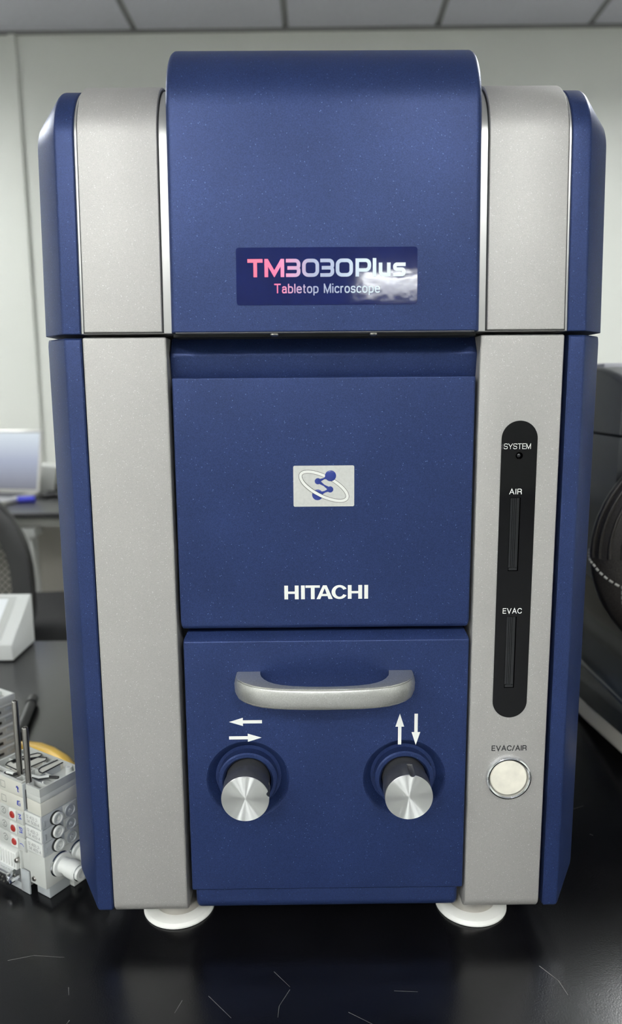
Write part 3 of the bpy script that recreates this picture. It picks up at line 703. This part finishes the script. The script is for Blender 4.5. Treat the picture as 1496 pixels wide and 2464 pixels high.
INKS = [(71.5, [[(-1.8, 1), (1.6, 1.2)], [(0, 2.4), (0, -2), (1.4, -2.2)], [(-1.2, 2.2), (1.2, -.2)]]),
        (60.3, [[(1.8, 2), (-1.4, 1.6, .8), (-1.8, -1.4, .8), (.4, -1.8, .6)], [(-.6, 1.6), (-.6, -1)], [(1.6, .4), (1.6, -2)]]),
        (49.8, [[(-2, 1.6), (1.4, 1.8), (-.2, 0), (1.8, -1.4), (-1.6, -1.8)]]),
        (39.2, [[(2, 2), (-1.6, 2), (1.8, -1.8), (-1.8, -2)], [(2, 2), (1.8, -.4)]]),
        (27.6, [[(-2.2, .2), (-.6, .8), (1.2, .4), (2.4, -1)]])]
for z, st_ in INKS:
    pl = []
    for P in st_: pl += ribbon([(24.1-p[0]*.95, z+p[1]*.95) if len(p) == 2 else (24.1-p[0]*.95, z+p[1]*.95) for p in P], .62)
    lflat('ink_mark', INK, VM, pl, 's', .62)
# big push-in fittings on the right face
for sc, zc in ((13.2, 13.6), (29.5, 14.2)):
    fo = lpart('hose_fitting', VALT, VM, lambda bm: lathe(bm, [(0, -1.2), (6.6, -1.2), (8.3, -1.6), (8.6, -2.6), (8.0, -3.4), (5.6, -3.6), (5.3, -9), (5.6, -9.3), (6.3, -9.6), (6.6, -15), (6.5, -19), (5.4, -20.2), (3, -20.4), (0, -18)], (sc, 0, zc), 'y', 40))
    lpart('o_ring', CHR, fo, lambda bm: lathe(bm, [(8.4, .2), (9.1, -.2), (9.1, -.9), (8.2, -1.3)], (sc-.3, 0, zc+.2), 'y', 40))
    lpart('release_collar', CHR, fo, lambda bm: lathe(bm, [(5.5, -20.2), (5.7, -20.6), (5.7, -21.3), (3.4, -21.3)], (sc, 0, zc), 'y', 32))
    lpart('release_sleeve', VALT, fo, lambda bm: lathe(bm, [(5.0, -21.3), (5.1, -23.3), (3.0, -23.3), (3, -20)], (sc, 0, zc), 'y', 32))
# multi-pin connector at the lower left
cn = lb('connector_body', VALT, VM, -3, 10, 29, 56, 6, 20.5, 1.2)
for k in range(8): lb('grip_rib', VALT, cn, -3.8, -2.6, 30.5+k*3.1, 32.2+k*3.1, 8.5, 19.5, .4)
lpart('screw', STEEL, cn, lambda bm: lathe(bm, [(0, -1.6), (1.4, -1.5), (1.9, -.8), (1.9, 1)], (-2.4, 28.3, 15), 'x', 18))
sh = lb('connector_shell', CHR, VM, -9, -1, 32, 58, -3.5, 6.5, 1.6)
lb('pin_insert', RUB, sh, -9.4, -8.6, 33.5, 57, -2.2, 5.2, .4)
for k in range(7):
    for r_ in range(2): lpart('pin', STEEL, sh, lambda bm: lathe(bm, [(0, -10.4), (.6, -10.2), (.65, -9.2)], (0, 35.2+k*3.1+r_*1.5, -.2+r_*3.2), 'x', 8))
lpart('hex_post', CHR, sh, lambda bm: lathe(bm, [(0, -10.2), (1.6, -10), (1.8, -9.4), (1.8, -1)], (0, 29.8, .5), 'x', 6))
lb('mounting_bracket', VALD, VM, -1, 12, 27, 60, -9.9, -3.6, .3)
# slotted steel tubes standing in the block
for s_, t_, zt_, lab in ((3.3, 15.8, 119, 'slotted steel tube standing in the groove of the near valve block'), (8.6, 33, 133, 'taller slotted steel tube behind the first on the valve block')):
    rings = []
    def slot(bm):
        n = 22; R0, R1 = 2.15, 1.5; vs = []
        for z in (72.2, zt_-.4, zt_):
            k = 0 if z < zt_ else .3; row = []
            for r_ in (R0-k, R1): row.append([bm.verts.new((s_+r_*math.cos(R(-75+330*i/n+0)), t_+r_*math.sin(R(-75+330*i/n)), z)) for i in range(n+1)])
            vs.append(row)
        for a, b in zip(vs, vs[1:]):
            for i in range(n):
                bm.faces.new((a[0][i], a[0][i+1], b[0][i+1], b[0][i])); bm.faces.new((a[1][i], b[1][i], b[1][i+1], a[1][i+1]))
            for e in (0, n): bm.faces.new((a[0][e], b[0][e], b[1][e], a[1][e]))
        a = vs[-1]
        for i in range(n): bm.faces.new((a[0][i], a[0][i+1], a[1][i+1], a[1][i]))
        a = vs[0]
        for i in range(n): bm.faces.new((a[0][i], a[1][i], a[1][i+1], a[0][i+1]))
    o = lpart('steel_tube', STEEL, None, slot); tag(o, lab, 'tube', 'slotted steel tubes in the valve block')
# second block further back on the left
T2 = frame((-.1883, .0549, -.354), 1.0)
V2 = thing('valve_manifold', 'second pale grey valve block with slotted side at the left picture edge', 'valve block', (-.30, .22, TABZ))
def l2(name, M, parent, *a, bev=.5): return lb(name, M, parent, *a, bev, T_=T2)
for i in range(7):
    z0 = 0.3+i*10.0; z1 = z0+9.6
    bd = l2('valve_module', VALG, V2, 30, 98.6, 164+(i % 2)*.6, 206, z0, z1)
    for s0, s1, a, b, M_ in ((88, 95.5, 3.0, 6.6, VALD), (74, 84, 2.2, 4.6, BLK), (62, 71, 4.4, 7.2, VALD), (50, 59, 1.5, 4.5, VALT), (38, 47, 3, 6, BLK)):
        l2('slot', M_, bd, s0, s1, 163.6, 165, z0+a, z0+b, bev=.1)
    l2('ledge', VALT, bd, 32, 98.4, 162.6, 164.4, z1-1.6, z1-.3, bev=.3)
l2('top_rim', VALT, V2, 30, 99.4, 163.4, 165.4, 70.4, 77.2); l2('top_rim', VALT, V2, 97.6, 99.4, 164, 206, 70.4, 77.2); l2('top_rim', VALT, V2, 30, 99, 204.5, 206, 70.4, 77.2)
l2('tray_floor', VALG, V2, 30, 99, 164, 206, 70.2, 72, bev=0); l2('tray_rib', VALT, V2, 64, 66, 165, 205, 72, 76.4); l2('tray_rib', VALT, V2, 84, 86, 165, 205, 72, 76.4); l2('tray_rib', VALT, V2, 32, 97, 180, 182, 72, 76.4)

# yellow grip and black pen behind
pt = [(-.300, .262), (-.286, .2565), (-.2723, .2525), (-.2596, .2480), (-.2472, .2405), (-.2305, .2255), (-.2109, .199), (-.197, .176), (-.189, .158)]
pt = [(a, b-.004, TABZ+.0095) for a, b in pt]
o = tubed('tool_handle', YEL, None, pt, [.0035, .0068, .0086, .0092, .0092, .0090, .0086, .0080, .0062], 20); tag(o, 'curved yellow tool handle lying behind the pale valve block', 'tool')
pn = thing('marker_pen', 'black pen lying on the bench behind the steel tubes', 'pen', (-.31, .35, TABZ))
tubed('barrel', RUB, pn, [(-.295, .285, TABZ+.0056), (-.3105, .365, TABZ+.0056)], .0055, 20)
tubed('cap', RUB, pn, [(-.3103, .364, TABZ+.0062), (-.3135, .3805, TABZ+.0062)], [.0061, .0056], 20)

# ================================================================== white sloped device at the back of the bench
WD = thing('control_console', 'white console with sloping top on the bench behind the valve blocks', 'device', (-.5, .56, TABZ))
bm = bmesh.new(); prof = [(.517, TABZ+.0005), (.515, TABZ+.0235), (.590, TABZ+.0710), (.5965, TABZ+.0700), (.5965, TABZ+.0005)]
a = [bm.verts.new((-.3885, y, z)) for y, z in prof]; b = [bm.verts.new((-.640, y, z)) for y, z in prof]; bm.faces.new(a); bm.faces.new(b[::-1])
for i in range(5): bm.faces.new((a[i], b[i], b[(i+1) % 5], a[(i+1) % 5]))
bevel(bm, .0018, 3); finish('housing', bm, VALT, WD)
def slope(name, M, x0, x1, f0, f1, th, parent=WD):
    d = Vector((0, .075, .0475)); L_ = d.length; d.normalize(); nrm = Vector((0, -d.z, d.y)); o_ = Vector((0, .515, TABZ+.0235)); bm = bmesh.new()
    vs = [o_+d*(L_*f)+nrm*h+Vector((x, 0, 0)) for x in (x0, x1) for f in (f0, f1) for h in (-.0005, th)]
    vv = [bm.verts.new(p) for p in vs]
    for f in ((0,1,3,2),(4,6,7,5),(0,4,5,1),(2,3,7,6),(0,2,6,4),(1,5,7,3)): bm.faces.new([vv[i] for i in f])
    return finish(name, bm, M, parent, 0)
slope('screen_bezel', VALG, -.625, -.4055, .08, .95, .0006); slope('screen', mat('white_touch_panel', (.85, .87, .88, 1), .2), -.615, -.4160, .14, .90, .001)

# ================================================================== large instrument on the right
GRY = mat('dark_grey_shell', (.085, .090, .093, 1), .42, .1, var=.06, vscale=20)
NVY = mat('dark_navy_shell', (.016, .022, .034, 1), .22, coat=.3)
CRM = mat('cream_trim', (.72, .67, .56, 1), .35)
PLV = mat('pale_lilac_cover', (.52, .52, .56, 1), .4)
IN = thing('bench_instrument', 'large dark grey instrument with navy base and cream strip right of the microscope', 'instrument', (.5, .42, TABZ))
def loft(name, M, parent, fprof, ys, label=None):
    bm = bmesh.new(); rings = [[bm.verts.new((x, y, z)) for x, z in fprof(y)] for y in ys]; n = len(rings[0])
    for a, b in zip(rings, rings[1:]):
        for i in range(n): bm.faces.new((a[i], a[(i+1) % n], b[(i+1) % n], b[i]))
    bm.faces.new(rings[0][::-1]); bm.faces.new(rings[-1]); return finish(name, bm, M, parent, 40, label)
XR = .70
def ztop(y): return .0195-max(0, .37-y)**2*1.9
def shell_up(y):
    zt = ztop(y); return fillet([(.302, -.0465), (.302, zt, .006), (XR, zt, .006), (XR, -.0465)], 5)
def shell_lo(y): return fillet([(.330, -.225, .02), (.300, -.120, .05), (.302, -.0495), (XR, -.0495), (XR, -.225)], 5)
ys = [.286+(.58-.286)*(i/14)**1.3 for i in range(15)]
loft('upper_shell', GRY, IN, shell_up, ys); loft('lower_shell', GRY, IN, shell_lo, ys)
bbox('shell_seam', BLK, IN, .306, XR-.004, .29, .578, -.052, -.044, 0)
bbox('top_cover', PLV, IN, .312, XR-.01, .36, .575, .010, .0235, .002)
bbox('recess_wall', mat('black_gloss_panel', (.010, .011, .012, 1), .18), IN, .336, XR-.01, .288, .578, -.300, -.20, 0)
def zb(y): return (.327-y)*.10 if y < .327 else 0
def base_nav(y):
    k = zb(y); x = .2965+max(0, .20-y)**2*6
    return fillet([(x+.001, -.336+k, .001), (x-.0006, -.312+k*.6, .01), (x+.0015, -.2955, .004), (x+.030, -.2915, .01), (XR, -.2915), (XR, -.336+k)], 5)
def base_crm(y):
    k = zb(y); x = .2965+max(0, .20-y)**2*6
    return fillet([(x-.006, -.3515+k, .003), (x+.004, -.3360+k, .002), (XR-.002, -.3360+k), (XR-.002, -.3515+k)], 5)
yb = [.10+.48*i/20 for i in range(21)]
loft('base_cover', NVY, IN, base_nav, yb); loft('trim_strip', CRM, IN, base_crm, yb)
for x in (.34, .64):
    for y in (.16, .52): lathed('foot', RUB, IN, [(0, -.33), (.015, -.33), (.015, TABZ+.0003), (0, TABZ+.0003)], (x, y, 0), 'z', 24)
# round black stitched cushion on the base
LEA = mat('black_perforated_leather', (.014, .013, .012, 1), .38, spec=.35, bump=.8, bscale=500)
nt = LEA.node_tree; N_ = nt.nodes; vo = N_.new('ShaderNodeTexVoronoi'); vo.inputs['Scale'].default_value = 800; tc = N_.new('ShaderNodeTexCoord'); nt.links.new(tc.outputs['Object'], vo.inputs['Vector'])
mr = N_.new('ShaderNodeMapRange'); mr.inputs[1].default_value = .15; mr.inputs[2].default_value = .5; mr.inputs[3].default_value = 0; mr.inputs[4].default_value = 1; nt.links.new(vo.outputs['Distance'], mr.inputs[0])
mx = N_.new('ShaderNodeMix'); mx.data_type = 'RGBA'; mx.inputs[6].default_value = (.008, .007, .007, 1); mx.inputs[7].default_value = (.032, .028, .025, 1); nt.links.new(mr.outputs[0], mx.inputs[0]); nt.links.new(mx.outputs[2], N_['Principled BSDF'].inputs['Base Color'])
CU = thing('stitched_cushion', 'round black perforated leather pouch with pale stitching right of the microscope', 'pouch', (.455, .236, -.2915))
cc = Vector((.4600, .236, -.1490)); ra, rb_, rc_ = .2000, .0420, .1400
def surf(u_, v_, k=1.0):     # u around y axis from the left extreme, v towards the camera
    cu, su, cv, sv = math.cos(u_), math.sin(u_), math.cos(v_), math.sin(v_)
    return cc+Vector((-ra*cu*cv*k, -rb_*sv*k, rc_*su*cv*k))
bm = bmesh.new(); bmesh.ops.create_uvsphere(bm, u_segments=64, v_segments=40, radius=1)
for v in bm.verts: v.co = cc+Vector((v.co.x*ra, v.co.y*rb_, v.co.z*rc_))
finish('cover', bm, LEA, CU, 80)
THR = mat('pale_thread', (.42, .41, .38, 1), .6)
def stitch(pts, n, gap=.35):
    bm = bmesh.new(); 
    def at(f):
        f = f*(len(pts)-1); i = min(int(f), len(pts)-2); a, b = pts[i], pts[i+1]; k = f-i; return surf(R(a[0]+(b[0]-a[0])*k), R(a[1]+(b[1]-a[1])*k), 1.004)
    for i in range(n):
        a, b = i/n, (i+1-gap)/n; tube(bm, [at(a), at((a+b)/2), at(b)], .0011, 6)
    o = finish('stitching', bm, THR, CU); o['kind'] = 'stuff'
stitch([(34, -10), (35, 10), (33, 30), (28, 50)], 16); stitch([(0, -10), (-5, 8), (-13, 24), (-18, 40)], 16); stitch([(-13, 26), (-26, 20), (-44, 24), (-60, 34)], 18)
for k in range(4):           # piped rows along the seam
    bm = bmesh.new(); tube(bm, [surf(R(a), R(6+k*7), 1.001) for a in range(-2, 34, 2)], .0016, 8); finish('piping', bm, LEA, CU)

# ================================================================== far side of the room
DT = mat('dark_desk_top', (.022, .022, .024, 1), .3, var=.1)
DK = thing('far_desk', 'dark topped desk with white legs at the back left of the room', 'desk', (-.8, 2.0, -EYE))
bbox('desk_top', DT, DK, -2.2, .6, 1.725, 2.28, TABZ-.014, TABZ, .002)
bbox('apron', mat('grey_apron', (.26, .26, .24, 1), .5), DK, -2.15, .55, 1.75, 1.77, TABZ-.045, TABZ-.014, 0)
for x in (-2.1, -.866, .45):
    bbox('leg', VALT, DK, x, x+.055, 1.74, 1.80, -EYE, TABZ-.045, .003); bbox('leg', VALT, DK, x, x+.055, 2.18, 2.24, -EYE, TABZ-.045, .003)
    bbox('leg_bracket', VALT, DK, x-.012, x+.067, 1.735, 1.81, TABZ-.075, TABZ-.045, .003)
bbox('modesty_panel', mat('beige_panel', (.36, .34, .30, 1), .5), DK, -2.1, .45, 2.14, 2.16, -.86, TABZ-.016, 0)
LP = thing('laptop', 'open silver laptop on the far desk at the left picture edge', 'laptop', (-1.05, 1.98, TABZ))
TL = Matrix.Translation((-.889, 2.045, TABZ+.0005)) @ Matrix.Rotation(R(-14), 4, 'Z')
bbox('base', SILT, LP, -.33, 0, -.21, .0, 0, .016, .003, T=TL)
bbox('keyboard', mat('dark_keys', (.05, .05, .055, 1), .6), LP, -.30, -.03, -.11, -.015, .016, .0168, 0, T=TL)
lidT = TL @ Matrix.Translation((0, .002, .014)) @ Matrix.Rotation(R(-12), 4, 'X')
lid = bbox('screen_lid', SILT, LP, -.33, 0, 0, .007, 0, .212, .003, T=lidT)
SCN = mat('laptop_screen_glow', (.02, .02, .02, 1), .2)
nt = SCN.node_tree; tc = nt.nodes.new('ShaderNodeTexCoord'); sx = nt.nodes.new('ShaderNodeSeparateXYZ'); nt.links.new(tc.outputs['Generated'], sx.inputs[0]); cr = nt.nodes.new('ShaderNodeValToRGB'); nt.links.new(sx.outputs[2], cr.inputs[0])
cr.color_ramp.elements[0].color = sr(118, 120, 132); cr.color_ramp.elements[1].color = sr(225, 236, 245); e = cr.color_ramp.elements.new(.5); e.color = sr(170, 178, 200)
nt.links.new(cr.outputs[0], nt.nodes['Principled BSDF'].inputs['Emission Color']); nt.nodes['Principled BSDF'].inputs['Emission Strength'].default_value = .9
bbox('display', SCN, lid, -.322, -.010, -.0008, .0002, .012, .203, 0, T=lidT)
MK = thing('usb_stick', 'blue and white stick lying on the far desk before the laptop', 'usb stick', (-.905, 1.985, TABZ))
tubed('body', mat('bright_blue_plastic', (.05, .06, .55, 1), .35), MK, [(-.918, 1.935, TABZ+.0105), (-.866, 1.945, TABZ+.0105)], .010, 16); tubed('end_cap', VALT, MK, [(-.929, 1.933, TABZ+.0095), (-.918, 1.935, TABZ+.0095)], .009, 16)
for i, P in enumerate([[(-.885, 2.06), (-.86, 2.03), (-.83, 2.05), (-.80, 2.02), (-.76, 2.04)], [(-.88, 2.10), (-.84, 2.12), (-.80, 2.08), (-.75, 2.10)]]):
    bm = bmesh.new(); tube(bm, [(a, b, TABZ+.0085) for a, b in P], .008, 8); o = finish('cable', bm, RUB, None, 60)
    tag(o, ('black cable lying on the far desk right of the blue stick', 'black cable behind the other one, before the white box')[i], 'cable')
WB = thing('small_white_device', 'small white box device on the far desk right of the laptop', 'device', (-.92, 2.2, TABZ))
bm = bmesh.new(); vb = [(-.955, TABZ+.0005), (-.885, TABZ+.0005), (-.868, TABZ+.092), (-.955, TABZ+.098)]
for i_, y_ in enumerate((2.17, 2.25)): pass
a = [bm.verts.new((x, 2.17, z)) for x, z in vb]; b = [bm.verts.new((x, 2.25, z)) for x, z in vb]; bm.faces.new(a); bm.faces.new(b[::-1])
for i in range(4): bm.faces.new((a[i], b[i], b[(i+1) % 4], a[(i+1) % 4]))
bevel(bm, .004, 2); finish('housing', bm, VALT, WB); bbox('socket', RUB, WB, -.952, -.934, 2.168, 2.172, TABZ+.050, TABZ+.078, .001)
bbox('grey_side', VALG, WB, -.868, -.80, 2.18, 2.25, TABZ+.0005, TABZ+.085, .004)
# office chair between the benches
CH = thing('office_chair', 'black office chair with mesh back between the bench and the far desk', 'chair', (-.95, 1.6, -EYE))
BF = mat('black_chair_plastic', (.010, .010, .011, 1), .4)
def sup(a, cx=-1.0, cz=-.36, rx=.32, rz=.26, e=2.6):
    c, s = math.cos(a), math.sin(a); return cx+rx*abs(c)**(2/e)*(1 if c > 0 else -1), cz+rz*abs(s)**(2/e)*(1 if s > 0 else -1)
bm = bmesh.new(); n = 72; rows = []
def bk(i, k, y):
    a = 2*math.pi*i/n; x, z = sup(a, cz=-.50, rx=.345*(1-(1-k)), rz=(.31 if math.sin(a) > 0 else .17)-(1-k)*.345); t_ = (z+.50)/.31; return (x, y+.03*t_, z)
for k, y in ((1, 1.300), (.86, 1.300), (.86, 1.335), (1, 1.335)): rows.append([bm.verts.new(bk(i, k, y)) for i in range(n)])
for q_ in range(4):
    a, b = rows[q_], rows[(q_+1) % 4]
    for i in range(n): bm.faces.new((a[i], a[(i+1) % n], b[(i+1) % n], b[i]))
bevel(bm, .004, 2); finish('back_frame', bm, BF, CH)
bm = bmesh.new()
def inside(x, z): 
    zz = (z+.50)/(.31 if z > -.5 else .17); return abs((x+1)/.345)**2.6+abs(zz)**2.6 < .74
def strand(x, z, dx, dz, L_, w_, yo):
    cur = None; st_ = .012
    for i in range(int(L_/st_)):
        p = (x+dx*i*st_, z+dz*i*st_)
        if inside(*p):
            y = 1.317+yo+.03*(p[1]+.50)/.31
            c2 = [bm.verts.new((p[0]-dz*w_, y, p[1]+dx*w_)), bm.verts.new((p[0]+dz*w_, y, p[1]-dx*w_))]
            if cur: bm.faces.new((cur[0], cur[1], c2[1], c2[0]))
            cur = c2
        else: cur = None
c45 = math.sqrt(.5)
for i in range(150):
    strand(-2.0+i*.0165, -.70, c45, c45, 1.1, .0013, 0); strand(-2.0+i*.0165+1.1, -.70, -c45, c45, 1.1, .0013, .001)
o = finish('mesh_back', bm, BF, CH, 0); o['kind'] = 'stuff'
for z in (-.560, -.60): tubed('back_rail', BF, CH, [(-1.28, 1.345, z), (-1.0, 1.35, z), (-.70, 1.335, z)], .006, 10)
bm = bmesh.new(); bmesh.ops.create_cube(bm, size=1); bmesh.ops.transform(bm, matrix=Matrix.Translation((-.86, 1.535, -.615)) @ Matrix.Rotation(R(6), 4, 'Z') @ Matrix.Diagonal((.58, .32, .075, 1)), verts=bm.verts[:]); bevel(bm, .03, 4); finish('seat', bm, mat('black_seat_fabric', (.012, .012, .013, 1), .8), CH)
tubed('back_support', BF, CH, [(-.98, 1.36, -.50), (-.97, 1.38, -.70), (-.90, 1.50, -.68)], .022, 12)
tubed('gas_column', STEEL, CH, [(-.88, 1.52, -.66), (-.88, 1.52, -1.02)], .025, 16)
for k in range(5):
    a = R(72*k+20); e_ = (-.88+.20*math.cos(a), 1.50+.20*math.sin(a)); tubed('base_leg', BF, CH, [(-.88, 1.52, -1.0), (*e_, -1.035)], [.028, .018], 10)
    lathed('castor', BF, CH, [(0, -.012), (.024, -.012), (.026, 0), (.024, .012), (0, .012)], (*e_, -1.077), 'x', 20)
